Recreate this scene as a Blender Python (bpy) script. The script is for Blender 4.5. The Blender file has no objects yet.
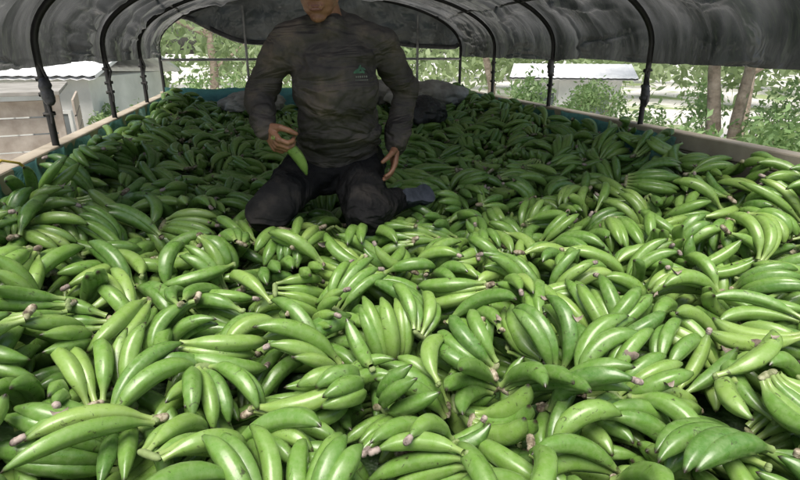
import bpy, math, random
import numpy as np
from mathutils import Vector, Matrix
CZ = 2.6   # camera height above the ground; many coordinates are given relative to it
rng = np.random.default_rng(7); random.seed(7)
scene = bpy.context.scene
COL = scene.collection

# ------------------------------------------------------------------ helpers
def np_mesh(name, V, Q, attr=None, smooth=True):
    V = np.asarray(V, dtype=np.float32); Q = np.asarray(Q, dtype=np.int32)
    me = bpy.data.meshes.new(name)
    me.vertices.add(len(V)); me.vertices.foreach_set("co", V.ravel())
    k = Q.shape[1]
    me.loops.add(Q.size); me.loops.foreach_set("vertex_index", Q.ravel())
    me.polygons.add(len(Q))
    me.polygons.foreach_set("loop_start", np.arange(0, Q.size, k, dtype=np.int32))
    me.polygons.foreach_set("loop_total", np.full(len(Q), k, dtype=np.int32))
    me.polygons.foreach_set("use_smooth", np.full(len(Q), smooth))
    if attr is not None:
        a = me.attributes.new("info", 'FLOAT_COLOR', 'POINT')
        a.data.foreach_set("color", np.asarray(attr, dtype=np.float32).ravel())
    me.update(calc_edges=True); me.validate()
    return me

def obj(name, me, mat=None, parent=None):
    o = bpy.data.objects.new(name, me); COL.objects.link(o)
    if mat: me.materials.append(mat)
    if parent: o.parent = parent
    return o

def empty(name):
    o = bpy.data.objects.new(name, None); COL.objects.link(o); return o

_T = np.random.default_rng(3).random((64, 64))
def vn(x, y, s=0):
    x = np.asarray(x, float) + s*13.7; y = np.asarray(y, float) + s*7.3
    xi = np.floor(x).astype(int); yi = np.floor(y).astype(int)
    fx = x-xi; fy = y-yi; fx = fx*fx*(3-2*fx); fy = fy*fy*(3-2*fy)
    g = lambda a, b: _T[a % 64, b % 64]
    return (g(xi, yi)*(1-fx)*(1-fy)+g(xi+1, yi)*fx*(1-fy)+g(xi, yi+1)*(1-fx)*fy+g(xi+1, yi+1)*fx*fy)*2-1
def fbm(x, y, s=0, o=4):
    r = 0; a = 1; t = 0
    for i in range(o):
        r = r+a*vn(x*2**i, y*2**i, s+i); t += a; a *= .5
    return r/t

def grid_quads(nu, nv, off=0, wrapv=False):
    u = np.arange(nu-1); v = np.arange(nv if wrapv else nv-1)
    U, W = np.meshgrid(u, v, indexing='ij'); W2 = (W+1) % nv
    q = np.stack([U*nv+W, (U+1)*nv+W, (U+1)*nv+W2, U*nv+W2], -1).reshape(-1, 4)
    return q+off

def box_np(c, s, rz=0, bev=0):
    x, y, z = [d/2 for d in s]
    v = np.array([[-x,-y,-z],[x,-y,-z],[x,y,-z],[-x,y,-z],[-x,-y,z],[x,-y,z],[x,y,z],[-x,y,z]])
    ca, sa = math.cos(rz), math.sin(rz)
    v = v @ np.array([[ca,sa,0],[-sa,ca,0],[0,0,1]]) + np.array(c)
    q = np.array([[0,3,2,1],[4,5,6,7],[0,1,5,4],[1,2,6,5],[2,3,7,6],[3,0,4,7]])
    return v, q

def boxes(name, lst, mat, parent=None, bevel=.004):
    Vs=[];Qs=[];n=0
    for b in lst:
        v,q=box_np(*b); Vs.append(v);Qs.append(q+n);n+=8
    o = obj(name, np_mesh(name, np.vstack(Vs), np.vstack(Qs), smooth=False), mat, parent)
    if bevel:
        m=o.modifiers.new("bev",'BEVEL'); m.width=bevel; m.segments=2
    return o

def tube_np(pts, r, ns=10):
    pts=np.array(pts,float); n=len(pts)
    r=np.full(n,r) if np.isscalar(r) else np.array(r)
    T=np.gradient(pts,axis=0); T/=np.linalg.norm(T,axis=1)[:,None]+1e-9
    up=np.array([0,0,1.]) if abs(T[0][2])<.9 else np.array([1.,0,0])
    V=[];a=np.linspace(0,2*np.pi,ns,endpoint=False)
    N=np.cross(T[0],up);N/=np.linalg.norm(N)
    for i in range(n):
        N=N-T[i]*np.dot(N,T[i]);N/=np.linalg.norm(N);B=np.cross(T[i],N)
        V.append(pts[i]+r[i]*(np.cos(a)[:,None]*N+np.sin(a)[:,None]*B))
    V=np.vstack(V);return V,grid_quads(n,ns,0,True)
def tubes(name,lst,mat,parent=None,ns=10):
    Vs=[];Qs=[];n=0
    for p,r in lst:
        v,q=tube_np(p,r,ns);Vs.append(v);Qs.append(q+n);n+=len(v)
    return obj(name,np_mesh(name,np.vstack(Vs),np.vstack(Qs)),mat,parent)

# ------------------------------------------------------------------ materials
class NT:
    def __init__(s,name):
        s.m=bpy.data.materials.new(name); s.m.use_nodes=True
        s.t=s.m.node_tree; s.b=s.t.nodes["Principled BSDF"]; s.out=s.t.nodes["Material Output"]
    def n(s,ty,**k):
        x=s.t.nodes.new(ty)
        for a,v in k.items(): setattr(x,a,v)
        return x
    def l(s,a,b): s.t.links.new(a,b)
    def coord(s): return s.n("ShaderNodeTexCoord").outputs["Object"]
    def noise(s,scale,detail=4,rough=.55,vec=None,dist=0):
        x=s.n("ShaderNodeTexNoise"); x.inputs["Scale"].default_value=scale; x.inputs["Detail"].default_value=detail
        x.inputs["Roughness"].default_value=rough; x.inputs["Distortion"].default_value=dist
        s.l(vec if vec is not None else s.coord(),x.inputs["Vector"]); return x.outputs["Fac"]
    def ramp(s,f,stops):
        x=s.n("ShaderNodeValToRGB"); e=x.color_ramp.elements
        while len(e)<len(stops): e.new(.5)
        for i,(p,c) in enumerate(stops):
            e[i].position=p; e[i].color=(*c,1) if len(c)==3 else c
        s.l(f,x.inputs[0]); return x.outputs["Color"]
    def mix(s,f,a,b,mode='MIX'):
        x=s.n("ShaderNodeMix",data_type='RGBA',blend_type=mode)
        for v,i in ((f,0),(a,6),(b,7)):
            if isinstance(v,(int,float)): x.inputs[i].default_value=v
            elif isinstance(v,tuple): x.inputs[i].default_value=(*v,1)
            else: s.l(v,x.inputs[i])
        return x.outputs[2]
    def math(s,op,a,b=0,clamp=False):
        x=s.n("ShaderNodeMath",operation=op); x.use_clamp=clamp
        for v,i in ((a,0),(b,1)):
            if isinstance(v,(int,float)): x.inputs[i].default_value=v
            else: s.l(v,x.inputs[i])
        return x.outputs[0]
    def bump(s,h,st=.3,d=.01,prev=None):
        x=s.n("ShaderNodeBump"); x.inputs["Strength"].default_value=st; x.inputs["Distance"].default_value=d
        s.l(h,x.inputs["Height"])
        if prev is not None: s.l(prev,x.inputs["Normal"])
        s.l(x.outputs[0],s.b.inputs["Normal"]); return x.outputs[0]
    def color(s,c):
        if isinstance(c,tuple): s.b.inputs["Base Color"].default_value=(*c,1)
        else: s.l(c,s.b.inputs["Base Color"])
    def set(s,rough=None,metal=None,spec=None):
        if rough is not None: s.b.inputs["Roughness"].default_value=rough
        if metal is not None: s.b.inputs["Metallic"].default_value=metal
        if spec is not None: s.b.inputs["Specular IOR Level"].default_value=spec
    def translucent(s,col,fac):
        t=s.n("ShaderNodeBsdfTranslucent")
        if isinstance(col,tuple): t.inputs[0].default_value=(*col,1)
        else: s.l(col,t.inputs[0])
        m=s.n("ShaderNodeMixShader"); m.inputs[0].default_value=fac
        s.l(s.b.outputs[0],m.inputs[1]); s.l(t.outputs[0],m.inputs[2]); s.l(m.outputs[0],s.out.inputs[0])

def simple(name,c1,c2,scale=8,rough=.7,bump=.3,bs=40,bd=.005,metal=0,spec=.5):
    k=NT(name); k.color(k.ramp(k.noise(scale,4),[(.3,c1),(.7,c2)])); k.set(rough,metal,spec)
    k.bump(k.noise(bs,3),bump,bd); return k.m

def banana_mat():
    k=NT("banana_skin")
    a=k.n("ShaderNodeAttribute",attribute_name="info")
    sep=k.n("ShaderNodeSeparateColor"); k.l(a.outputs["Color"],sep.inputs[0])
    r1,s,r2=sep.outputs; kind=a.outputs["Alpha"]
    co=k.coord()
    big=k.noise(13,1,.5,co); fine=k.noise(60,4,.68,co)
    base=k.ramp(r1,[(0,(.080,.178,.032)),(.5,(.155,.285,.050)),(1,(.27,.395,.092))])
    base=k.mix(k.math('MULTIPLY',big,.38),base,(.086,.20,.030))
    bloom=k.ramp(fine,[(.42,(0,0,0)),(.75,(1,1,1))])
    base=k.mix(k.math('MULTIPLY',bloom,.28),base,(.38,.46,.24))
    stem=k.ramp(s,[(0,(1,1,1)),(.20,(.0,.0,.0))]); base=k.mix(k.math('MULTIPLY',stem,.6),base,(.34,.42,.15))
    tipg=k.ramp(s,[(.80,(0,0,0)),(.96,(1,1,1))]); base=k.mix(k.math('MULTIPLY',tipg,.5),base,(.06,.12,.025))
    tip=k.ramp(s,[(.95,(0,0,0)),(.985,(1,1,1))]); base=k.mix(tip,base,(.03,.022,.014))
    sc=k.ramp(k.noise(36,4,.75,co,1.5),[(.62,(0,0,0)),(.66,(1,1,1))])
    base=k.mix(k.math('MULTIPLY',sc,.8),base,(.045,.04,.02))
    crown=k.ramp(fine,[(.38,(.08,.055,.035)),(.5,(.24,.20,.13)),(.66,(.50,.44,.34))])
    crown=k.mix(k.ramp(r2,[(.35,(0,0,0)),(.8,(.85,.85,.85))]),crown,(.18,.26,.08))
    isc=k.math('GREATER_THAN',kind,.3); base=k.mix(isc,base,crown)
    isf=k.math('GREATER_THAN',kind,.8); base=k.mix(isf,base,k.ramp(fine,[(.35,(.07,.05,.04)),(.62,(.38,.31,.27))]))
    k.color(base)
    rr=k.math('ADD',k.math('MULTIPLY',fine,.28),.17); rr=k.math('ADD',rr,k.math('MULTIPLY',isc,.4),True)
    k.l(rr,k.b.inputs["Roughness"]); k.set(spec=.6)
    k.bump(fine,.14,.003)
    return k.m
M_BAN=banana_mat()

def tarp_mat():
    k=NT("canopy_vinyl")
    co=k.coord()
    mp=k.n("ShaderNodeMapping"); mp.inputs["Scale"].default_value=(1,2.2,.8); k.l(co,mp.inputs[0])
    c=k.ramp(k.noise(2.6,4,.65,co),[(.3,(.018,.020,.020)),(.6,(.036,.038,.038)),(.8,(.10,.10,.10))])
    k.color(c); k.set(.28,0,.85)
    w=k.noise(3.0,4,.5,mp.outputs[0],.4)
    b=k.bump(w,1.0,.12)
    k.translucent(k.ramp(k.noise(2.2,3,.6,mp.outputs[0]),[(.35,(.09,.095,.09)),(.72,(.44,.44,.43))]),.22)
    return k.m
M_TARP=tarp_mat()
M_STEEL=simple("black_painted_steel",(.006,.006,.007),(.02,.018,.016),20,.5,.2,80,.002)
M_RAIL=simple("weathered_rail_wood",(.30,.25,.18),(.52,.46,.36),5,.7,.3,60,.004)
M_BOARD=simple("dirty_board",(.05,.05,.04),(.14,.13,.10),4,.8,.3,40,.004)
def teal_mat():
    k=NT("teal_tarpaulin"); k.color(k.ramp(k.noise(4,5),[(.3,(.05,.13,.12)),(.55,(.12,.32,.29)),(.75,(.38,.55,.50))]))
    k.set(.5); k.bump(k.noise(9,4,.6,None,1),.8,.04); k.translucent((.25,.58,.54),.3); return k.m
M_TEAL=teal_mat()
M_SACK=simple("old_sack_cloth",(.20,.19,.18),(.50,.49,.47),6,.9,.6,14,.03)
M_SACKD=simple("dark_bag_plastic",(.02,.02,.022),(.08,.08,.085),6,.5,.6,14,.03)
M_ROPE=simple("dark_rope",(.02,.02,.022),(.07,.065,.06),40,.9,.5,200,.003)
M_ROPE2=simple("yellow_rope",(.45,.30,.04),(.6,.45,.08),40,.8,.5,200,.003)

def leaf_mat(name,c1,c2,c3,tr=.35):
    k=NT(name); a=k.n("ShaderNodeAttribute",attribute_name="info")
    sep=k.n("ShaderNodeSeparateColor"); k.l(a.outputs["Color"],sep.inputs[0])
    c=k.ramp(sep.outputs[0],[(0,c1),(.5,c2),(1,c3)]); k.color(c); k.set(.5)
    k.translucent(k.mix(.5,c,(.40,.52,.20)),tr); return k.m
M_LEAF=leaf_mat("haze_paled_tree_leaves",(.14,.20,.09),(.25,.33,.16),(.40,.48,.28))  # greens lightened: haze over the far trees is put into the leaf colour
M_LEAF2=leaf_mat("shrub_leaves",(.13,.22,.08),(.22,.35,.14),(.38,.50,.25),.4)
M_BARK=simple("tree_bark",(.18,.14,.10),(.42,.35,.28),6,.95,.8,14,.04)

# ------------------------------------------------------------------ bananas
def banana_grid(L,R,bend,nr,ns,ridge,rs):
    s=np.linspace(0,1,nr)
    s=s-.06*np.sin(2*np.pi*s)
    prof_s=[0,.04,.10,.17,.28,.42,.60,.74,.84,.91,.95,.985,1.0]
    prof_r=[.36,.31,.34,.56,.86,1.0,1.0,.91,.72,.46,.29,.24,.02]
    r=np.interp(s,prof_s,prof_r)*R
    ang=np.cumsum(np.concatenate([[0],np.diff(s)*bend*(0.55+.9*(s[1:]+s[:-1])/2)]))
    a0=bend*rs.uniform(.42,.55)
    th=a0-ang
    ds=np.concatenate([[0],np.diff(s)])*L
    cx=np.cumsum(ds*np.cos(th)); cz=np.cumsum(ds*np.sin(th))
    a=np.linspace(0,2*np.pi,ns,endpoint=False)
    shape=1+ridge*(np.cos(5*a)*.5+.12*np.cos(10*a))
    ca=np.cos(a)*shape; sa=np.sin(a)*shape*.94
    N=np.stack([-np.sin(th),np.zeros(nr),np.cos(th)],-1)
    C=np.stack([cx,np.zeros(nr),cz],-1)
    V=C[:,None,:]+r[:,None,None]*(ca[None,:,None]*N[:,None,:]+sa[None,:,None]*np.array([0,1.,0]))
    return V.reshape(-1,3),np.repeat(s,ns),C,N

def blob_grid(p0,p1,r,nr,ns,rs,squash=1):
    t=np.linspace(0,1,nr); rad=r*np.sqrt(np.clip(1-(2*t-1)**4,0,1))+.0003
    p0=np.array(p0);p1=np.array(p1);T=p1-p0;L=np.linalg.norm(T)+1e-9;T=T/L
    N=np.cross(T,[0.2,.1,1.]);N/=np.linalg.norm(N);B=np.cross(T,N)
    a=np.linspace(0,2*np.pi,ns,endpoint=False)
    lump=1+.2*rs.uniform(-1,1,(nr,ns)); lump=(lump+np.roll(lump,1,1)+np.roll(lump,-1,1))/3; lump=(lump+np.roll(lump,1,0))/2
    V=(p0+T*L*t[:,None])[:,None,:]+(rad[:,None]*lump)[...,None]*(np.cos(a)[:,None]*N+np.sin(a)[:,None]*B*squash)[None]
    return V.reshape(-1,3)

LOD={0:(20,15),1:(13,10)}
PH=(25,11)
def make_hand(n,seed):
    out={}
    for lod in ('p',0,1):
        rs=np.random.default_rng(seed)
        nr,ns=PH if lod=='p' else LOD[lod]
        Vs=[];I=[]
        L0=rs.uniform(.180,.245); R0=rs.uniform(.0185,.0225); bend=rs.uniform(.95,1.85)
        fan=rs.uniform(.08,.17); off=rs.uniform(.012,.017)
        for i in range(n):
            u=i-(n-1)/2
            L=L0*rs.uniform(.88,1.08)*(1-.012*abs(u)**2); R=R0*rs.uniform(.92,1.07); bd=bend*rs.uniform(.82,1.18)
            rs2=np.random.default_rng(seed*31+i)
            V,s,C,N=banana_grid(L,R,bd,nr,ns,.12,rs2)
            yaw=u*fan+rs.normal(0,.055); pit=rs.normal(0,.09); roll=-u*rs.uniform(.05,.16)+rs.normal(0,.08)
            Rm=np.array((Matrix.Rotation(yaw,3,'Z')@Matrix.Rotation(pit,3,'Y')@Matrix.Rotation(roll,3,'X')))
            tr=np.array([.010,u*off,rs.normal(0,.003)])
            V=V@Rm.T+tr; c1=rs.random(); c2=rs.random()
            Vs.append(V); I.append(np.stack([np.full(len(s),c1*.6),s,np.full(len(s),c2),np.zeros(len(s))],-1))
            if rs.random()<.15:
                fl=rs.uniform(.012,.035); fj=rs.normal(0,.005,3)
                tipc=(C[-2]@Rm.T)+tr; d=(C[-2]-C[-4]);d=d/np.linalg.norm(d);d=d@Rm.T
                fv=blob_grid(tipc-d*.002,tipc+d*fl+fj,.0068,nr,ns,rs2)
                Vs.append(fv);I.append(np.tile([c1,.5,c2,1.],(len(fv),1)))
        w=max(.4,(n-1)/2)*off+.002
        rs3=np.random.default_rng(seed*7)
        c2=rs.random()
        cv=blob_grid((.004,-w,0),(.004,w,0),.0088 if n>1 else .007,nr,ns,rs3,.8)
        Vs.append(cv);I.append(np.tile([.5,.5,c2,.5],(len(cv),1)))
        if n>1 and rs.random()<.30:
            sj=rs.uniform(-.015,.015)
            sv=blob_grid((.008,0,0),(-rs.uniform(.02,.04),sj,.004),.0085,nr,ns,rs3)
            Vs.append(sv);I.append(np.tile([.5,.5,c2*.5,.5],(len(sv),1)))
        V=np.vstack(Vs);c=np.array([.1,0,.02]);V=V-c
        q1=grid_quads(nr,ns,0,True)
        Q=np.vstack([q1+j*nr*ns for j in range(len(Vs))])
        out[lod]=(V,Q,np.vstack(I))
    return out
TEMPL=[make_hand(n,100+i) for i,n in enumerate([1,1,1,2,2,2,3,3,3,3,3,4,4,4,4,4,4,5,5,5,5,5,6,6,6,7,4,5,2,5,4,3,5,3,4,6,3,2,4,5])]

XA,XB,YA,YB=-.885,2.06,-.25,5.62
def target(x,y):
    u=(x-.585)/1.5
    e=.30-.10*np.clip((y-2.6)/.8,0,1)
    z=-.765+.037*y+e*np.abs(u)**4
    z=z+.045*fbm(x*1.6,y*1.6,2,3)
    m=np.exp(-(((x-.25)/.40)**2+((y-2.25)/.30)**2)**2); z=z-.04*m
    m=np.exp(-(((x-.18)/.45)**2+((y-1.79)/.16)**2)); z=z+.035*m
    return z
g=.01
NX=int((XB-XA)/g)+1;NY=int((YB-YA)/g)+1
GX,GY=np.meshgrid(XA+np.arange(NX)*g,YA+np.arange(NY)*g,indexing='ij')
TG=target(GX,GY); H=TG-.18
Vo=[];Qo=[];Io=[];nv=0;rej=0;count=0
for it in range(5600):
    best=None
    for c in range(9):
        x=rng.uniform(XA+.04,XB-.04);y=rng.uniform(YA+.04,YB-.04)
        ti=rng.integers(len(TEMPL));T=TEMPL[ti]
        yaw=rng.uniform(0,2*math.pi)
        ix0=int((x-XA)/g);iy0=int((y-YA)/g)
        i0,i1=max(ix0-7,0),min(ix0+7,NX-1);j0,j1=max(iy0-7,0),min(iy0+7,NY-1)
        gx=(H[i1,j0:j1+1].mean()-H[i0,j0:j1+1].mean())/((i1-i0)*g);gy=(H[i0:i1+1,j1].mean()-H[i0:i1+1,j0].mean())/((j1-j0)*g)
        q=rng.random()
        roll=rng.normal(0,.5) if q<.48 else (rng.choice([-1,1])*rng.uniform(.6,1.7) if q<.88 else math.pi+rng.normal(0,.4))
        pitch=rng.normal(0,.26)
        nrm=Vector((-np.clip(gx,-.8,.8),-np.clip(gy,-.8,.8),1)).normalized()
        tilt=Vector((0,0,1)).rotation_difference(nrm).to_matrix()
        Rm=np.array(tilt@Matrix.Rotation(yaw,3,'Z')@Matrix.Rotation(pitch,3,'Y')@Matrix.Rotation(roll,3,'X'))
        P=T['p'][0]@Rm.T
        px=P[:,0]+x;py=P[:,1]+y
        if px.min()<XA or px.max()>XB or py.min()<YA or py.max()>YB: continue
        ix=((px-XA)/g).astype(int);iy=((py-YA)/g).astype(int)
        d=H[ix,iy]-P[:,2]; k=int(len(d)*.965); dz=np.partition(d,k)[k]-.004
        top=P[:,2].max()+dz; mean=P[:,2].mean()+dz
        tg=TG[min(ix0,NX-1),min(iy0,NY-1)]
        sc=mean-tg+.28*(top-tg)-.003*len(P)/1100
        if best is None or sc<best[0]: best=(sc,ti,Rm,x,y,dz,ix,iy,P[:,2]+dz,top-tg)
    if best is None: continue
    sc,ti,Rm,x,y,dz,ix,iy,pz,ov=best
    if ov>.12 or sc>.045:
        rej+=1
        if rej>70: break
        continue
    rej=0
    np.maximum.at(H,(ix,iy),pz)
    lod=0 if (y<2.4) else 1
    V,Q,I=TEMPL[ti][lod]
    V=V@Rm.T+np.array([x,y,dz+CZ]); I=I.copy()
    I[:,0]=np.clip(I[:,0]+rng.uniform(-.15,.5),0,1)
    Vo.append(V);Qo.append(Q+nv);Io.append(I);nv+=len(V);count+=1
print("hands",count,"verts",nv,"deficit",float((TG-H).mean()))
pile=obj("green_bananas",np_mesh("green_bananas",np.vstack(Vo),np.vstack(Qo),np.vstack(Io)),M_BAN)
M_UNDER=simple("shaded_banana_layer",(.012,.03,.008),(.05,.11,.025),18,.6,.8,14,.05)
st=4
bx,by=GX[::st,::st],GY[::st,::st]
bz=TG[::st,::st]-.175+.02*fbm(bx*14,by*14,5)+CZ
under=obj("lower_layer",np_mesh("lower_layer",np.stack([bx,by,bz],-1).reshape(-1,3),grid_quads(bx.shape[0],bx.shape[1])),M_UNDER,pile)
M_SCRAP=simple("dry_bract",(.09,.065,.045),(.38,.32,.26),30,.9,.6,90,.004)
Vs=[];Qs=[];n=0
for i in range(110):
    x=rng.uniform(XA+.1,XB-.1);y=rng.uniform(.3,4.5);z=H[int((x-XA)/g),int((y-YA)/g)]
    a=rng.uniform(.008,.019);b=a*rng.uniform(.3,.8)
    U,W=np.meshgrid(np.linspace(-1,1,6),np.linspace(-1,1,6),indexing='ij')
    sh=1-.35*W**2
    P=np.stack([U*a*sh,W*b*(1-.3*U**2),.5*a*U**2-.5*a*W**2+.4*a*fbm(U*1.5+i,W*1.5,1)],-1).reshape(-1,3)
    R_=np.array(Matrix.Rotation(rng.uniform(0,6.28),3,'Z')@Matrix.Rotation(rng.normal(0,.5),3,'X'))
    Vs.append(P@R_.T+np.array([x,y,z+.005+CZ]));Qs.append(grid_quads(6,6,n));n+=36
obj("dry_scraps",np_mesh("dry_scraps",np.vstack(Vs),np.vstack(Qs)),M_SCRAP,pile)

# ------------------------------------------------------------------ truck
truck=empty("cargo_truck")
RZ=CZ-.40
Y0,Y1=-.6,5.75
boxes("bed_floor",[((.585,(Y0+Y1)/2,1.05),(3.1,Y1-Y0,.10))],M_BOARD,truck)
boxes("side_boards",[((-.925,(Y0+Y1)/2,(1.1+RZ-.09)/2),(.035,Y1-Y0,RZ-.09-1.1)),((2.10,(Y0+Y1)/2,(1.1+RZ-.09)/2),(.035,Y1-Y0,RZ-.09-1.1)),
    ((.5875,Y1+.02,(1.1+RZ-.06)/2),(3.06,.035,RZ-.06-1.1)),((.5875,Y0-.02,1.45),(3.06,.035,.7))],M_BOARD,truck)
boxes("top_rails",[((-.94,(Y0+Y1)/2,RZ-.045),(.075,Y1-Y0,.085)),((2.125,(Y0+Y1)/2,RZ-.045),(.08,Y1-Y0,.085)),((.5875,Y1+.03,RZ-.02),(3.1,.06,.08))],M_RAIL,truck,.008)
ribs=[]
for yb in (1.63,2.70,3.77,4.84):
    for x in (-.985,2.175): ribs.append(((x,yb,1.6),(.04,.06,1.05)))
boxes("stake_posts",ribs,M_RAIL,truck)
boxes("chassis",[((.1,2.5,.88),(.14,6.6,.22)),((1.07,2.5,.88),(.14,6.6,.22))],M_STEEL,truck)
M_TYRE=simple("tyre_rubber",(.015,.015,.015),(.035,.033,.03),10,.85)
for yy in (3.6,4.75):
    for xx in (-.75,1.92):
        prof=[(-.14,.30),(-.14,.47),(-.10,.52),(.10,.52),(.14,.47),(.14,.30),(.06,.27),(.05,.10),(.09,.02)]
        a=np.linspace(0,2*np.pi,40,endpoint=False)
        V=np.array([[xx+p[0]*(1 if xx>0 else -1),yy+p[1]*math.cos(t),.52+p[1]*math.sin(t)] for p in prof for t in a])
        obj("wheel",np_mesh("wheel",V,grid_quads(len(prof),40,0,True)),M_TYRE,truck)

A=1.51;XC=.5925;HT=.52
def arc(t):
    th=math.pi*(1-t); return XC+A*math.cos(th),max(0,math.sin(th))**.92*HT
BY=[1.63,2.70,3.77,4.84,5.74]
bl=[]
for yb in BY:
    pts=[(XC-A,yb,CZ-.95),(XC-A,yb,CZ-.5),(XC-A,yb,CZ-.2),(XC-A,yb,CZ-.05)]
    pts+=[(arc(t)[0],yb,CZ+arc(t)[1]) for t in np.linspace(0.0,1,60)]
    pts+=[(XC+A,yb,CZ-.05),(XC+A,yb,CZ-.2),(XC+A,yb,CZ-.5),(XC+A,yb,CZ-.95)]
    bl.append((pts,.015))
canopy=empty("tarpaulin_canopy")
tubes("bows",bl,M_STEEL,canopy,12)
M_GALV=simple("galvanised_pipe",(.18,.18,.18),(.4,.4,.4),12,.45,.1,50,.002,.6)
ex=[([(XC-A,5.74,CZ-.09),(.5,5.74,CZ-.085),(XC+A,5.74,CZ-.09)],.013),
    ([(1.62,5.74,CZ-.42),(1.62,5.74,CZ+.0),(1.62,5.74,CZ+.35)],.013),([(-.12,5.74,CZ-.42),(-.12,5.74,CZ+0),(-.12,5.74,CZ+.4)],.013)]
tubes("end_pipes",ex,M_GALV,canopy,10)
lp=[]
for t in (.2,.5,.8):
    x,z=arc(t); lp.append(([(x,1.5,CZ+z+.002),(x,3.6,CZ+z+.002),(x,5.75,CZ+z+.002)],.009))
tubes("ridge_pipes",lp,M_STEEL,canopy,8)
ny,nt=460,260
ys=np.linspace(1.45,5.80,ny);tt=np.linspace(-.07,1.07,nt)
X=np.zeros((ny,nt));Z=np.zeros((ny,nt));NXn=np.zeros((ny,nt));NZn=np.zeros((ny,nt))
for j,t in enumerate(tt):
    if t<0: x,z=XC-A,t/.07*.075;nx,nz=-1,0
    elif t>1: x,z=XC+A,-(t-1)/.07*.075;nx,nz=1,0
    else:
        x,z=arc(t);nx,nz=(x-XC)/A**2,max(z,0)/HT**2
        l=math.hypot(nx,nz)+1e-9;nx/=l;nz/=l
    X[:,j]=x;Z[:,j]=z;NXn[:,j]=nx;NZn[:,j]=nz
YY=np.repeat(ys[:,None],nt,1);TT=np.repeat(tt[None],ny,0)
ph=((YY-BY[0])/1.07)%1.0
sag=np.sin(np.pi*ph)**2
off=.020-.060*sag*(.6+.5*fbm(YY*1.2,TT*3,9))
f1=fbm(YY*1.6+TT*2.0,TT*9,3,4); f2=fbm(YY*5-TT*6,TT*5,6,3); f3=fbm(YY*4.5,TT*2.2,12,3)
fold=np.clip(1-np.abs(f1)*5,0,1)*.028+f2*.008+np.clip(1-np.abs(f3)*5,0,1)*.024
pleat=(1-np.abs(np.sin(YY*11+2.5*fbm(YY*2,TT*1.2,4)))*2)*.016*np.exp(-((np.minimum(TT+.07,1.07-TT))/.25)**2)
off=off-(np.clip(sag,0.0,1)*.9+.1)*np.abs(fold)+pleat*sag
X2=X+NXn*off;Z2=Z+NZn*off
edge=np.clip(1-np.minimum(TT+.07,1.07-TT)/.07,0,1)
Z2=Z2+edge*(.022*fbm(YY*3,YY*0,8)+.018*np.sin(np.pi*ph)**2)
V=np.stack([X2,YY,Z2+CZ],-1).reshape(-1,3)
obj("canopy_sheet",np_mesh("canopy_sheet",V,grid_quads(ny,nt)),M_TARP,canopy)
nu,nw=160,40
ax=np.array([arc(t) for t in np.linspace(0,1,nu)])
W=np.repeat(np.linspace(0,1,nw)[None],nu,0)
xt=XC+(ax[:,0]-XC)*1.01;zt=ax[:,1]+.02
uu=np.linspace(0,1,nu)
zb=np.minimum(zt,.06+.045*np.sin(uu*math.pi*4+1)+.04*fbm(uu*9,uu*0,4)+.24*np.exp(-((uu-.20)/.11)**2))
Xf=np.repeat(xt[:,None],nw,1);Zf=zt[:,None]*(1-W)+zb[:,None]*W
Yf=5.79+.07*fbm(Xf*4,Zf*5,3)+.03*np.sin(Xf*16)*W
obj("end_flap",np_mesh("end_flap",np.stack([Xf,Yf,Zf+CZ],-1).reshape(-1,3),grid_quads(nu,nw)),M_TARP,canopy)
rp=[(xt[i],5.77,CZ+zb[i]+.01) for i in range(8,nu-8,3)]
tubes("rolled_flap_hem",[(rp,.024)],M_SACKD,canopy,10)
ties=[]
for yb in BY[1:4]:
    for sx in (-1,1):
        x=XC+sx*A
        for kk in range(3):
            zz=CZ-.10-.07*kk-random.uniform(0,.03)
            a=np.linspace(0,2*np.pi*1.6,16)
            ties.append(([(x+.020*math.cos(t),yb+.020*math.sin(t),zz-.012*i/16) for i,t in enumerate(a)],.006))
        p=[(x-sx*.01,yb-.02,CZ-.05)]
        for i in range(8): p.append((x-sx*(.02+.008*math.sin(i*1.3)),yb-.02-.006*i+.01*math.sin(i*2),CZ-.09-.03*i))
        ties.append((p,.006))
tubes("tie_ropes",ties,M_ROPE,canopy,6)
tubes("yellow_tie",[([(-.90,2.02,CZ-.37),(-.87,2.05,CZ-.35),(-.84,2.1,CZ-.37),(-.83,2.16,CZ-.42),(-.85,2.2,CZ-.47)],.005)],M_ROPE2,canopy,6)
for (x,y,z) in ((-.90,2.68,-.15),(2.08,2.68,-.22),(2.08,3.76,-.1)):
    rs=np.random.default_rng(int(abs(x*100+y*10)))
    v=blob_grid((x,y-.01,CZ+z+.04),(x+.005,y-.015,CZ+z-.08),.024,24,14,rs)
    v=v+.006*np.stack([fbm(v[:,2]*30,v[:,0]*30,1),fbm(v[:,2]*30,v[:,1]*30,2),0*v[:,0]],-1)
    obj("tie_cloth",np_mesh("tie_cloth",v,grid_quads(24,14,0,True)),M_SACKD,canopy)

def lining(name,side):
    n1,n2=320,30
    ya,yb=(1.6,Y1) if side<0 else (2.35,Y1)
    y=np.linspace(ya,yb,n1);w=np.linspace(0,1,n2)
    Yl,Wl=np.meshgrid(y,w,indexing='ij')
    x0=-.905 if side<0 else 2.082; inn=1 if side<0 else -1
    drop=.008+.045*np.clip(.3+.9*fbm(y*1.6,y*0+side,4),0,1)
    if side<0: drop=drop*.5
    zt=(-.40-drop)[:,None]
    Zl=zt*(1-Wl)+(-.80)*Wl
    Xl=x0+inn*(.012+.05*Wl+.022*fbm(Yl*6,Wl*3,side+3)+.014*np.sin(Yl*17+Wl*3+2*fbm(Yl*2,Wl,5)))
    return obj(name,np_mesh(name,np.stack([Xl,Yl,Zl+CZ],-1).reshape(-1,3),grid_quads(n1,n2)),M_TEAL,lin)
lin=empty("teal_tarpaulin_lining")
lining("lining_a",-1);lining("lining_b",1)
n1,n2=160,30
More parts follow.
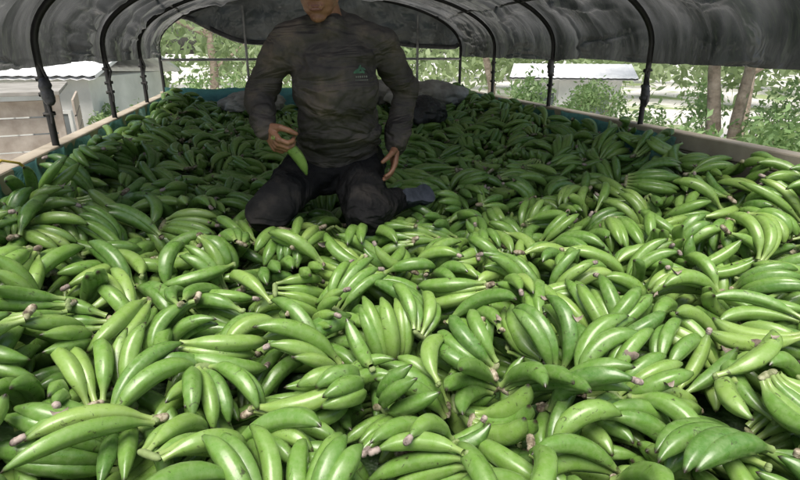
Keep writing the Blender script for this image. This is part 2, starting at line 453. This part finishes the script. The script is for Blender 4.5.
x=np.linspace(-.9,2.06,n1);w=np.linspace(0,1,n2);Xl,Wl=np.meshgrid(x,w,indexing='ij')
Yl=Y1-.02-.06*np.clip(1-Wl*1.2,0,1)-.03*fbm(Xl*5,Wl*3,2)-.02*Wl
Zl=-.35-.3*Wl+.03*fbm(Xl*4,Wl*2,7)
obj("lining_end",np_mesh("lining_end",np.stack([Xl,Yl-.02,Zl+CZ],-1).reshape(-1,3),grid_quads(n1,n2)),M_TEAL,lin)

def sack(name,c,r,seed,mat,rz=0):
    nu,nvv=64,90
    u=np.linspace(.02,np.pi-.02,nu);v=np.linspace(0,2*np.pi,nvv,endpoint=False)
    U,Vv=np.meshgrid(u,v,indexing='ij')
    px,py=np.sin(U)*np.cos(Vv),np.sin(U)*np.sin(Vv)
    d=1+.25*fbm(px*2+seed,py*2+U,seed)-.28*np.abs(fbm(px*3.2+seed,py*3.2+np.cos(U)*2,seed+1))
    x=px*r[0]*d;y=py*r[1]*d;z=np.cos(U)*r[2]*d*1.1
    z=np.maximum(z,-r[2]*.6)
    ca,sa=math.cos(rz),math.sin(rz)
    V=np.stack([x*ca-y*sa+c[0],x*sa+y*ca+c[1],z+c[2]+CZ],-1).reshape(-1,3)
    return obj(name,np_mesh(name,V,grid_quads(nu,nvv,0,True)),mat)
sack("crumpled_sack",(1.55,5.0,-.41),(.42,.25,.14),3,M_SACK,.1)
sack("crumpled_sack",(1.22,4.2,-.47),(.24,.2,.12),5,M_SACKD,.4)
sack("crumpled_sack",(-.10,5.1,-.45),(.3,.2,.10),8,M_SACK,.2)
sack("crumpled_sack",(1.0,5.25,-.41),(.3,.2,.14),11,M_SACK,-.2)

# ------------------------------------------------------------------ man
man=empty("man")
def limb(p0,p1,r0,r1,n=18,ns=20,sq=1.0):
    p0=np.array(p0,float);p1=np.array(p1,float);T=p1-p0;L=np.linalg.norm(T)+1e-9;T/=L
    N=np.cross(T,[.13,.31,.94]);N/=np.linalg.norm(N);B=np.cross(T,N)
    rings=[]
    for a in np.linspace(-math.pi/2+.02,0,6): rings.append((math.sin(a)*r0,math.cos(a)*r0))
    for t in np.linspace(0,1,n)[1:-1]: rings.append((t*L,r0*(1-t)+r1*t))
    for a in np.linspace(0,math.pi/2-.02,6): rings.append((L+math.sin(a)*r1,math.cos(a)*r1))
    a=np.linspace(0,2*np.pi,ns,endpoint=False)
    V=np.vstack([p0+T*h+r*(np.cos(a)[:,None]*N+np.sin(a)[:,None]*B*sq) for h,r in rings])
    return V,len(rings),ns
def ell(c,r,rot=None,nu=20,nvv=24):
    u=np.linspace(.03,np.pi-.03,nu);v=np.linspace(0,2*np.pi,nvv,endpoint=False)
    U,W=np.meshgrid(u,v,indexing='ij')
    V=np.stack([np.sin(U)*np.cos(W)*r[0],np.sin(U)*np.sin(W)*r[1],np.cos(U)*r[2]],-1).reshape(-1,3)
    if rot is not None: V=V@np.array(rot).T
    return V+np.array(c),nu,nvv
def blob(name,parts,voxel,smooth,mat,parent,xf=None,disp=None,world=True):
    bmV=[];F=[];n=0
    for V,nu,ns in parts:
        bmV.append(V);F+= [list(map(int,q)) for q in grid_quads(nu,ns,n,True)[:, ::-1]]
        F.append(list(range(n,n+ns)));F.append(list(range(n+(nu-1)*ns,n+nu*ns))[::-1]);n+=len(V)
    V=np.vstack(bmV)
    if xf is not None: V=V@xf[0].T+xf[1]
    V=V+np.array([0,0,CZ])
    me=bpy.data.meshes.new(name);me.from_pydata(V.tolist(),[],F);me.update()
    import bmesh
    b=bmesh.new();b.from_mesh(me)
    bmesh.ops.recalc_face_normals(b,faces=b.faces);b.to_mesh(me);b.free()
    o=obj(name,me,mat,parent)
    m=o.modifiers.new("r",'REMESH');m.mode='VOXEL';m.voxel_size=voxel;m.use_smooth_shade=True
    m=o.modifiers.new("s",'SMOOTH');m.iterations=smooth;m.factor=.6
    if disp:
        for (size,st,dep) in disp:
            t=bpy.data.textures.new(name+"_w",'CLOUDS');t.noise_scale=size;t.noise_depth=dep
            m=o.modifiers.new("d",'DISPLACE');m.texture=t;m.strength=st;m.texture_coords='GLOBAL';m.mid_level=.5
    return o
def cloth_mat(name,c1,c2,c3,st,sc):
    k=NT(name); n=k.noise(7,6,.65)
    c=k.ramp(n,[(.30,c1),(.52,c2),(.72,c3)]); k.color(c); k.set(.95,0,.12)
    mp=k.n("ShaderNodeMapping");mp.inputs["Scale"].default_value=sc;mp.inputs["Rotation"].default_value=(.0,.45,0);k.l(k.coord(),mp.inputs[0])
    w=k.noise(5,3,.5,mp.outputs[0],.7)
    b=k.bump(w,st,.14); k.bump(k.noise(420,1),.2,.001,b); return k.m
M_SHIRT=cloth_mat("dirty_grey_shirt",(.044,.041,.038),(.076,.068,.061),(.145,.115,.092),.75,(.9,.9,2.4))
M_PANTS=cloth_mat("dark_trousers",(.008,.008,.009),(.016,.016,.016),(.04,.036,.032),.8,(1.2,1.2,1.6))
def skin_mat():
    k=NT("tanned_skin"); k.color(k.ramp(k.noise(18,4),[(.3,(.17,.08,.045)),(.7,(.29,.145,.085))])); k.set(.45,0,.4)
    k.bump(k.noise(160,2),.25,.002); return k.m
M_SKIN=skin_mat()
M_LIP=simple("lips",(.15,.06,.045),(.2,.085,.065),30,.45,.2,150,.001)
M_HAIR=simple("black_hair",(.006,.005,.005),(.02,.017,.015),60,.5,.9,120,.01)

SL=(.092,2.05,.022);SR=(.452,2.09,.022);NB=(.262,2.09,.100)
EL=(-.012,2.17,-.160);WL=(.0,1.975,-.258)
ER=(.578,2.23,-.160);WR=(.510,2.11,-.365)
shirt=[ell((.268,2.08,-.040),(.172,.115,.115)),ell((.268,2.05,-.13),(.168,.118,.14)),ell((.275,2.11,-.24),(.158,.115,.15)),
  ell((.28,2.18,-.34),(.162,.120,.12)),ell((.285,2.22,-.41),(.176,.130,.07)),
  limb((.13,2.07,.005),(.41,2.09,.005),.066,.066),
  limb(NB,SL,.048,.056),limb(NB,SR,.048,.056),limb((.262,2.07,.04),SL,.06,.062),limb((.262,2.07,.04),SR,.06,.062),
  limb(SL,EL,.065,.054),limb(EL,WL,.055,.040),limb(SR,ER,.065,.054),limb(ER,WR,.055,.040),
  limb((NB[0]-.005,NB[1]-.03,NB[2]-.03),(NB[0]-.012,NB[1]-.055,NB[2]-.020),.060,.058)]
for (z,rx,yc) in ((-.30,.158,2.14),(-.335,.166,2.16),(-.375,.165,2.19)):
    a=np.linspace(math.pi*1.08,math.pi*1.92,9)
    pts=[(.28+rx*math.cos(t),yc+.118*math.sin(t),z+.018*math.sin(t*3+z*60)) for t in a]
    for p,q in zip(pts[:-1],pts[1:]): shirt.append(limb(p,q,.013,.013,6,10))
for p0,p1,r in ((SL,EL,.058),(SR,ER,.058),(EL,WL,.048),(ER,WR,.048)):
    p0=np.array(p0);p1=np.array(p1)
    for t in ((.70,.86,.97) if p0[2]>0 else (.08,.25,.78)):
        c=p0+(p1-p0)*t; o_=np.array([.010*math.sin(t*40),-.008,.006*math.cos(t*31)])
        shirt.append(limb(c-(p1-p0)*.016+o_,c+(p1-p0)*.016+o_,r+.003,r+.001,6,14))
shirt+=[limb((.0,1.99,-.251),(.0005,1.97,-.261),.043,.043),limb((.515,2.125,-.35),(.509,2.108,-.368),.043,.043)]
so=blob("shirt",shirt,.0070,7,M_SHIRT,man,disp=[(.14,.022,0),(.045,.016,1)])
HL=(.185,2.29,-.46);HR=(.385,2.29,-.46);KL=(-.015,1.94,-.565);KR=(.335,1.900,-.590)
AL=(.03,2.33,-.65);AR=(.515,2.135,-.600)
pants=[ell((.285,2.26,-.44),(.176,.15,.11)),limb(HL,KL,.106,.078),limb(HR,KR,.112,.080),limb(KL,AL,.072,.05),limb(KR,AR,.078,.056),
  limb((.20,2.20,-.47),(.37,2.20,-.47),.10,.10)]
blob("trousers",pants,.0085,6,M_PANTS,man,disp=[(.12,.024,1),(.045,.018,1)])
M_SHOE=simple("dark_boot_leather",(.008,.009,.012),(.024,.026,.034),14,.7,.4,60,.004)
M_SOLE=simple("grey_boot_sole",(.025,.03,.04),(.10,.11,.14),12,.8,.6,50,.006)
def shoe(a,toe,upn,nm):
    a=np.array(a,float);toe=np.array(toe,float);d=toe-a;d/=np.linalg.norm(d);u=np.array(upn,float);u=u-d*np.dot(u,d);u/=np.linalg.norm(u);s=np.cross(d,u)
    R=np.stack([d,s,u],-1)
    P=[ell((0,0,-.004),(.045,.036,.040)),limb((-.02,0,.01),(.06,0,-.006),.036,.036),limb((.04,0,-.008),(.12,0,-.018),.037,.032),ell((.125,0,-.020),(.055,.044,.026)),limb((-.05,0,.03),(.01,0,.012),.040,.036)]
    blob(nm,P,.005,3,M_SHOE,man,xf=(R,a+d*.02))
    V=[]
    out=[(-.045,.0),(-.040,.024),(-.02,.032),(.02,.030),(.06,.030),(.10,.042),(.14,.044),(.165,.030),(.175,0)]
    out=out+[(x,-y) for x,y in out[-2:0:-1]]
    k=len(out)
    for z,sc in ((-.034,.97),(-.038,1.03),(-.050,1.03),(-.054,.98)):
        for x,y in out: V.append((.065+(x-.065)*sc,y*sc,z))
    Q=[tuple(q) for q in grid_quads(4,k,0,True)]
    V=np.array(V)@R.T+(a+d*.02)+np.array([0,0,CZ])
    me=bpy.data.meshes.new(nm+"_sole");me.from_pydata(V.tolist(),[],[tuple(map(int,q)) for q in Q]+[tuple(range(3*k,4*k)),tuple(range(k))[::-1]])
    o=obj(nm+"_sole",me,M_SOLE,man);m=o.modifiers.new("b",'BEVEL');m.width=.002
shoe((.535,2.145,-.610),(.70,2.28,-.640),(-.55,.35,-.45),"boot_a")
shoe((.03,2.36,-.65),(.03,2.50,-.69),(0,-.5,-.8),"boot_b")
hx=Matrix.Rotation(math.radians(-16),3,'Z')@Matrix.Rotation(math.radians(20),3,'X')
hR=np.array(hx);hC=np.array([.214,2.015,.220])
xf=(hR,hC)
headp=[ell((0,.012,.03),(.076,.094,.093)),ell((0,-.028,-.028),(.063,.066,.085)),ell((0,-.040,-.070),(.052,.048,.034)),ell((0,-.075,-.096),(.022,.019,.017)),
 limb((-.05,.0,-.055),(-.012,-.07,-.097),.018,.014),limb((.05,.0,-.055),(.012,-.07,-.097),.018,.014),
 limb((0,-.093,.022),(0,-.113,-.020),.008,.012),ell((.012,-.100,-.026),(.009,.011,.008)),ell((-.012,-.100,-.026),(.009,.011,.008)),
 limb((-.04,-.074,.036),(.04,-.074,.036),.014,.014),ell((.040,-.070,-.012),(.020,.018,.016)),ell((-.040,-.070,-.012),(.020,.018,.016)),
 ell((0,-.088,-.055),(.028,.014,.018)),
 ell((.077,.012,-.005),(.010,.020,.032)),ell((-.077,.012,-.005),(.010,.020,.032)),
 ell((.028,-.078,.012),(.014,.010,.007)),ell((-.028,-.078,.012),(.014,.010,.007))]
nb=(np.array([.262,2.07,.03])-hC)@hR
headp+=[limb((0,.02,-.05),tuple(nb),.054,.058)]
blob("head",headp,.0035,4,M_SKIN,man,xf=xf)
blob("lips",[limb((-.021,-.094,-.0515),(.021,-.094,-.0515),.0035,.0035),limb((0,-.100,-.051),(0,-.1001,-.051),.0048,.0048),limb((-.018,-.094,-.0620),(.018,-.094,-.0620),.0045,.0045),limb((0,-.099,-.0620),(0,-.0991,-.0620),.0055,.0055),limb((-.01,-.098,-.062),(.01,-.098,-.062),.0052,.0052),limb((-.01,-.099,-.0515),(.01,-.099,-.0515),.0045,.0045)],.0016,3,M_LIP,man,xf=xf)
M_EYE=simple("eye_white",(.5,.48,.45),(.6,.58,.55),5,.2);M_IRIS=simple("dark_iris",(.01,.006,.004),(.03,.015,.01),50,.1)
for sx in (-1,1):
    blob("eye",[ell((sx*.028,-.078,.008),(.011,.0105,.0085))],.0015,1,M_EYE,man,xf=xf)
    blob("iris",[ell((sx*.028,-.0865,.006),(.005,.003,.005))],.0008,1,M_IRIS,man,xf=xf)
    blob("eyebrow",[limb((sx*.013,-.088,.032),(sx*.042,-.080,.034),.004,.003)],.0015,1,M_HAIR,man,xf=xf)
blob("hair",[ell((0,.020,.042),(.081,.096,.090)),ell((0,.06,-.01),(.070,.055,.06)),limb((.074,-.012,.02),(.076,-.008,.045),.010,.012),limb((-.074,-.012,.02),(-.076,-.008,.045),.010,.012)],.004,2,M_HAIR,man,xf=(hR,hC+hR@np.array([0,.012,.006])),disp=[(.01,.008,1)])
def hand(nm,w,d,n,curls,thumbside):
    w=np.array(w,float);d=np.array(d,float);d/=np.linalg.norm(d);n=np.array(n,float);n-=d*np.dot(n,d);n/=np.linalg.norm(n)
    s=np.cross(d,n); s=s*(1 if np.dot(s,np.array(thumbside))>0 else -1)
    P=[limb(w-d*.04,w+d*.01,.029,.028,sq=.8)]
    lat=[.027,.009,-.009,-.026];Ls=[.070,.078,.073,.058]
    for i in range(4):
        k0=w+d*.015+s*lat[i]*.6;k1=w+d*(.088-.004*abs(i-1))+s*lat[i]
        P.append(limb(k0,k1,.0145,.0115))
        p=k1
        for j,fr in enumerate((.45,.31,.24)):
            ang=sum(curls[:j+1])*(1+.05*i)
            dd=d*math.cos(ang)+n*math.sin(ang)+s*(.06*(1.2-i) if j==0 else .02)
            dd/=np.linalg.norm(dd);q=p+dd*Ls[i]*fr
            P.append(limb(p,q,.0092-.0007*j,.0086-.0007*j));p=q
    t0=w+d*.022+s*.020+n*.006;t1=w+d*.052+s*.048+n*.020;t2=t1+(d*.75+s*.25+n*.5)*.034;t3=t2+(d*.7-s*.05+n*.65)*.027
    P+=[limb(t0,t1,.0165,.0125),limb(t1,t2,.0115,.0100),limb(t2,t3,.0100,.0080)]
    P.append(ell(w+d*.055+n*.003,(.03,.03,.017),np.stack([d,s,n],-1)))
    blob(nm,P,.0026,3,M_SKIN,man)
    return w,d,s,n
w,d,s,n=hand("hand_right",WL,(.42,-.62,-.66),(.78,.50,.15),(.75,.95,.6),(0,-.3,1))
hand("hand_left",WR,(-.20,-.45,-.85),(-.9,.1,.1),(.25,.35,.25),(0,-1,.3))
rs=np.random.default_rng(5)
V,s_,C,N=banana_grid(.215,.021,.9,20,15,.10,rs)
ax=-s*.75+np.array([.70,-.15,-.25]);ax/=np.linalg.norm(ax);side=n-ax*np.dot(n,ax);side/=np.linalg.norm(side);oth=np.cross(side,ax)
Rb=np.stack([ax,oth,side],-1)
V=V-V.mean(0);V=V@Rb.T+(w+d*.090+n*.028+ax*.050)+np.array([0,0,CZ])
ho=obj("held_banana",np_mesh("held_banana",V,grid_quads(20,15,0,True),np.stack([np.full(len(s_),.75),s_,s_*0+.5,s_*0],-1)),M_BAN,man)
M_PRINT=simple("green_print",(.040,.10,.06),(.07,.17,.10),60,.9,.1)
M_PRINT2=simple("pale_print",(.10,.11,.09),(.19,.20,.16),60,.9,.1)
def decal(nm,shapes,mat):
    V=[];F=[]
    for (cx,cz,rx,rz_,rot) in shapes:
        k=len(V);m=16;V.append((cx,1.80,cz+CZ))
        for i in range(m):
            a=2*math.pi*i/m;u=math.cos(a)*rx;v=math.sin(a)*rz_
            V.append((cx+u*math.cos(rot)-v*math.sin(rot),1.80,cz+u*math.sin(rot)+v*math.cos(rot)+CZ))
        F+=[(k,k+1+i,k+1+(i+1)%m) for i in range(m)]
    me=bpy.data.meshes.new(nm);me.from_pydata(V,[],F);o=obj(nm,me,mat,man)
    m=o.modifiers.new("sub",'SUBSURF');m.subdivision_type='SIMPLE';m.levels=2;m.render_levels=2
    m=o.modifiers.new("sw",'SHRINKWRAP');m.target=so;m.wrap_method='PROJECT';m.use_project_x=False;m.use_project_y=True;m.use_positive_direction=True;m.use_negative_direction=False;m.offset=.0012;m.wrap_mode='ABOVE_SURFACE'
decal("shirt_emblem",[(.330,-.070,.016,.005,.5),(.341,-.062,.014,.004,1.0),(.351,-.068,.014,.004,2.1),(.342,-.075,.020,.003,.05),(.358,-.064,.009,.003,2.6)],M_PRINT)
decal("shirt_lettering",[(.326+.008*i,-.090,.0028,.0038,0) for i in range(6)]+[(.323+.005*i,-.101,.0018,.002,0) for i in range(10)],M_PRINT2)

# ------------------------------------------------------------------ setting
def ground():
    k=NT("ground_pale_gravel"); a=k.noise(.25,4,.6); 
    gcol=k.ramp(k.noise(3,4),[(.3,(.18,.24,.10)),(.7,(.32,.37,.18))]);dc=k.ramp(k.noise(6,4),[(.3,(.52,.50,.46)),(.7,(.68,.66,.62))])
    k.color(k.mix(k.ramp(a,[(.54,(0,0,0)),(.62,(1,1,1))]),dc,gcol));k.set(.95);k.bump(k.noise(8,4),.6,.05);return k.m
V,Q=np.array([[-400,-400,0],[400,-400,0],[400,400,0],[-400,400,0]]),np.array([[0,1,2,3]])
obj("ground",np_mesh("ground",V,Q,smooth=False),ground())

def leaves(clumps,n,size,seed):
    r=np.random.default_rng(seed)
    vol=np.array([c[1][0]*c[1][1]*c[1][2] for c in clumps])**.7;vol/=vol.sum()
    ci=r.choice(len(clumps),n,p=vol)
    C=np.array([c[0] for c in clumps])[ci];R=np.array([c[1] for c in clumps])[ci]
    d=r.normal(size=(n,3));d/=np.linalg.norm(d,axis=1)[:,None]
    rad=r.random(n)**.45*(1+.25*r.normal(size=n)*.6)
    P=C+d*R*rad[:,None]
    a=r.normal(size=(n,3));a[:,2]-=.3;a/=np.linalg.norm(a,axis=1)[:,None]
    b=np.cross(a,r.normal(size=(n,3)));b/=np.linalg.norm(b,axis=1)[:,None]
    sz=size*r.uniform(.6,1.4,n)[:,None]
    V=np.stack([P-a*sz,P-b*sz*.4,P+a*sz,P+b*sz*.4],1).reshape(-1,3)
    Q=np.arange(4*n).reshape(-1,4)
    cr=np.repeat(np.clip(r.random(len(clumps))[ci]*.6+r.random(n)*.4,0,1),4)
    return V,Q,np.stack([cr,cr*0,cr*0,cr*0+1],-1)
def tree(x,y,h,cr,seed,n=5000,size=.11,trunk=.14,mat=None,name="tree",low=.35):
    r=random.Random(seed)
    p=empty(name);T=[]
    top=h*.75
    tp=[(x,y,-.05)]+[(x+r.uniform(-.1,.1)*i,y+r.uniform(-.1,.1)*i,top*i/6) for i in range(1,7)]
    T.append((tp,[trunk*(1-.12*i) for i in range(7)]))
    cl=[]
    for i in range(11):
        a=r.uniform(0,6.28);z0=h*r.uniform(low,.75);k=min(6,max(1,int(z0/top*6)));b=tp[k]
        l=cr*r.uniform(.5,1);e=(x+math.cos(a)*l,y+math.sin(a)*l,z0+r.uniform(.1,.3)*h*.6)
        m=((b[0]+e[0])/2,(b[1]+e[1])/2,(z0+e[2])/2-.1)
        T.append(([(b[0],b[1],min(z0,b[2])),m,e],[trunk*.4,trunk*.25,trunk*.1]))
        cl.append((e,(cr*r.uniform(.3,.5),cr*r.uniform(.3,.5),cr*r.uniform(.2,.38))))
    cl.append(((x,y,h*.85),(cr*.5,cr*.5,h*.13)))
    tubes("trunk",T,M_BARK,p,8)
    V,Q,I=leaves(cl,n,size,seed)
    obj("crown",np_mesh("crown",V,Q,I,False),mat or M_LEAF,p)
def shrub(x,y,h,r_,seed,n=2200,size=.055):
    r=random.Random(seed);cl=[]
    for i in range(11):
        cl.append(((x+r.uniform(-r_,r_),y+r.uniform(-r_,r_),h*r.uniform(.25,.88)),(r_*.4,r_*.4,h*.20)))
    p=empty("shrub");tubes("stems",[([(x,y,0),((x+c[0][0])/2,(y+c[0][1])/2,c[0][2]*.5),c[0]],[.03,.02,.01]) for c in cl],M_BARK,p,6)
    V,Q,I=leaves(cl,n,size,seed);obj("leaves",np_mesh("leaves",V,Q,I,False),M_LEAF2,p)
tree(6.45,6.85,6.0,2.6,1,2500,.12,.13,low=.55)
tree(6.95,6.75,6.5,2.6,2,2500,.12,.11,low=.55)
tree(9.6,5.2,6.5,2.6,3,2500,.12,.12,low=.45)
tree(5.4,12.5,7,3,4,3000,.12,.13,low=.4)
tree(12,11.5,8,3.2,5,3000,.14,.18)
tree(2.2,18,8,3.2,6,3500,.15,.16,low=.25)
tree(-1.5,19,8,3.4,7,3500,.15,.17,low=.25)
tree(.5,14.5,5,2.2,8,2500,.11,.10,low=.25)
tree(-6,17,8,3,9,3000,.14,.16)
tree(-9,10,7,3,10,3000,.13,.15)
for i,(x,y,h,r_) in enumerate([(5.2,5.2,1.95,.7),(6.4,4.6,2.1,.8),(5.0,7.6,2.0,.7),(7.6,5.8,2.0,.9),(5.0,9.4,2.2,.8),(3.4,11,2.2,.9),(8.2,8.2,2.1,.9),(1.4,12,2.1,.9),(-1.0,12.5,2.1,.8),(4.7,4.3,1.6,.5),(-6.0,8.0,2.1,.9),(9.6,6.6,2.3,1.0),(6.8,3.6,2.0,.7),(4.3,8.9,1.8,.6),(6.4,10.6,2.2,.9),(7.9,12.2,2.0,.8),(-2.3,10.8,1.6,.5)]):
    shrub(x,y,h,r_,40+i)
r=random.Random(5);cl=[]
for i in range(110):
    a=math.radians(r.uniform(-75,75));D=r.uniform(30,55);x=D*math.sin(a);y=D*math.cos(a)
    h=r.uniform(3,9)
    cl.append(((x,y,h*.5),(r.uniform(2,3.6),r.uniform(2,3.6),h*.5)))
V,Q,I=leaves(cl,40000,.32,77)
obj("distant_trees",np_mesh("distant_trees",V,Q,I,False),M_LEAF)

M_WHITE=simple("white_painted_wall",(.66,.66,.64),(.82,.82,.80),3,.8,.2,30,.003)
M_ROOF=simple("pale_sheet_roof",(.60,.61,.61),(.80,.80,.80),3,.5,.2,20,.004)
M_ROOF2=simple("rusted_sheet_roof",(.20,.19,.16),(.40,.38,.35),3,.7,.2,20,.004)
M_DARKW=simple("window_glass_dark",(.12,.14,.15),(.2,.22,.23),3,.15,.05)
M_PLANK=simple("old_planks",(.30,.25,.20),(.50,.44,.37),5,.9,.5,25,.01)
def shed(name,x,y,w,dp,h,rz,wall,roof,over=.35,pitch=.5,win=True):
    p=empty(name)
    def R(a,b): return (x+a*math.cos(rz)-b*math.sin(rz),y+a*math.sin(rz)+b*math.cos(rz))
    boxes("walls",[((*R(0,0),h/2),(w,dp,h),rz)],wall,p,.01)
    V=[];W=w/2+over;D=dp/2+over
    zs=[(-D,h-.02),(0,h+pitch),(D,h-.02)]
    for t in (0,.06):
        for b,z in zs:
            for a in np.linspace(-W,W,40):
                V.append((*R(a,b),z+t+.012*math.cos(a*30)))
    Q=[tuple(q) for q in grid_quads(3,40)]+[tuple(q[::-1]) for q in grid_quads(3,40,120)]
    for jj in range(2):
        for e in (0,39): Q.append((jj*40+e,(jj+1)*40+e,(jj+1)*40+e+120,jj*40+e+120))
    obj("roof",np_mesh("roof",np.array(V),np.array(Q),smooth=False),roof,p)
    if win:
        fr=[];gl=[]
        for a in (-w*.28,w*.28):
            gl.append(((*R(a,-dp/2-.01),h*.55),(.7,.03,.7),rz));
            for dx,dz,sx,sz in ((0,.38,.82,.06),(0,-.38,.82,.06),(-.38,0,.06,.7),(.38,0,.06,.7)):
                fr.append(((*R(a+dx,-dp/2-.02),h*.55+dz),(sx,.06,sz),rz))
        boxes("window_glass",gl,M_DARKW,p,0);boxes("window_frames",fr,M_WHITE,p,.004)
        boxes("door",[((*R(0,-dp/2-.015),.85),(.75,.05,1.7),rz)],M_WHITE,p,.01)
shed("white_house",-4.3,12.6,3.6,3.0,2.15,-.25,M_WHITE,M_ROOF,.3,.55)
shed("white_roof_shed",10.2,17.0,3.0,3.0,1.75,-.5,M_WHITE,M_ROOF,.4,.35)
p=empty("wooden_hut")
pl=[];hx0,hy0=-4.1,7.9
for i in range(9): pl.append(((hx0+.5,hy0,.12+.22*i),(1.9,.03,.20),.25))
for i in range(9): pl.append(((hx0+1.42,hy0+1.1,.12+.22*i),(.03,1.8,.20),.25))
boxes("planks",pl,M_PLANK,p,.006)
boxes("posts",[((hx0+1.46,hy0+.2,1.05),(.09,.09,2.1),.25),((hx0-.45,hy0-.25,1.05),(.09,.09,2.1),.25)],M_PLANK,p,.006)
boxes("hut_roof",[((hx0+.2,hy0+.95,2.08),(2.2,2.5,.05),.25)],M_ROOF2,p,.006)
p=empty("wooden_fence");fl=[]
for i in range(14): fl.append(((5.9+.30*i*1.0,13.2-.55*i,.55),(.10,.10,1.1)))
for zz in (.45,.9):
    fl.append(((7.85,9.62,zz),(8.0,.04,.12),math.atan2(-.55,.30)))
boxes("rails_and_posts",fl,M_PLANK,p,.006)

# ------------------------------------------------------------------ light, sky, camera
w=bpy.data.worlds.new("World");scene.world=w;w.use_nodes=True
nt=w.node_tree;sky=nt.nodes.new("ShaderNodeTexSky");sky.sky_type='NISHITA';sky.sun_disc=False
el=math.radians(67);az=math.radians(208)
sky.sun_elevation=el;sky.sun_rotation=az;sky.dust_density=4;sky.air_density=1.2
nt.links.new(sky.outputs[0],nt.nodes["Background"].inputs[0]);nt.nodes["Background"].inputs[1].default_value=.15
sd=bpy.data.lights.new("sun",'SUN');sd.energy=4.8;sd.angle=math.radians(36);sd.color=(1,.96,.90)
so_=bpy.data.objects.new("sun",sd);COL.objects.link(so_)
dirv=Vector((math.sin(az)*math.cos(el),math.cos(az)*math.cos(el),math.sin(el)))
so_.rotation_euler=dirv.to_track_quat('Z','Y').to_euler()
cd=bpy.data.cameras.new("camera");cd.lens=24;cd.sensor_width=36;cd.clip_end=1500;cd.clip_start=.02
cam=bpy.data.objects.new("camera",cd);COL.objects.link(cam)
cam.location=(0,0,CZ);cam.rotation_euler=(math.radians(70.4),0,math.radians(-14))
scene.camera=cam
scene.view_settings.view_transform='Standard';scene.view_settings.look='None';scene.view_settings.exposure=0
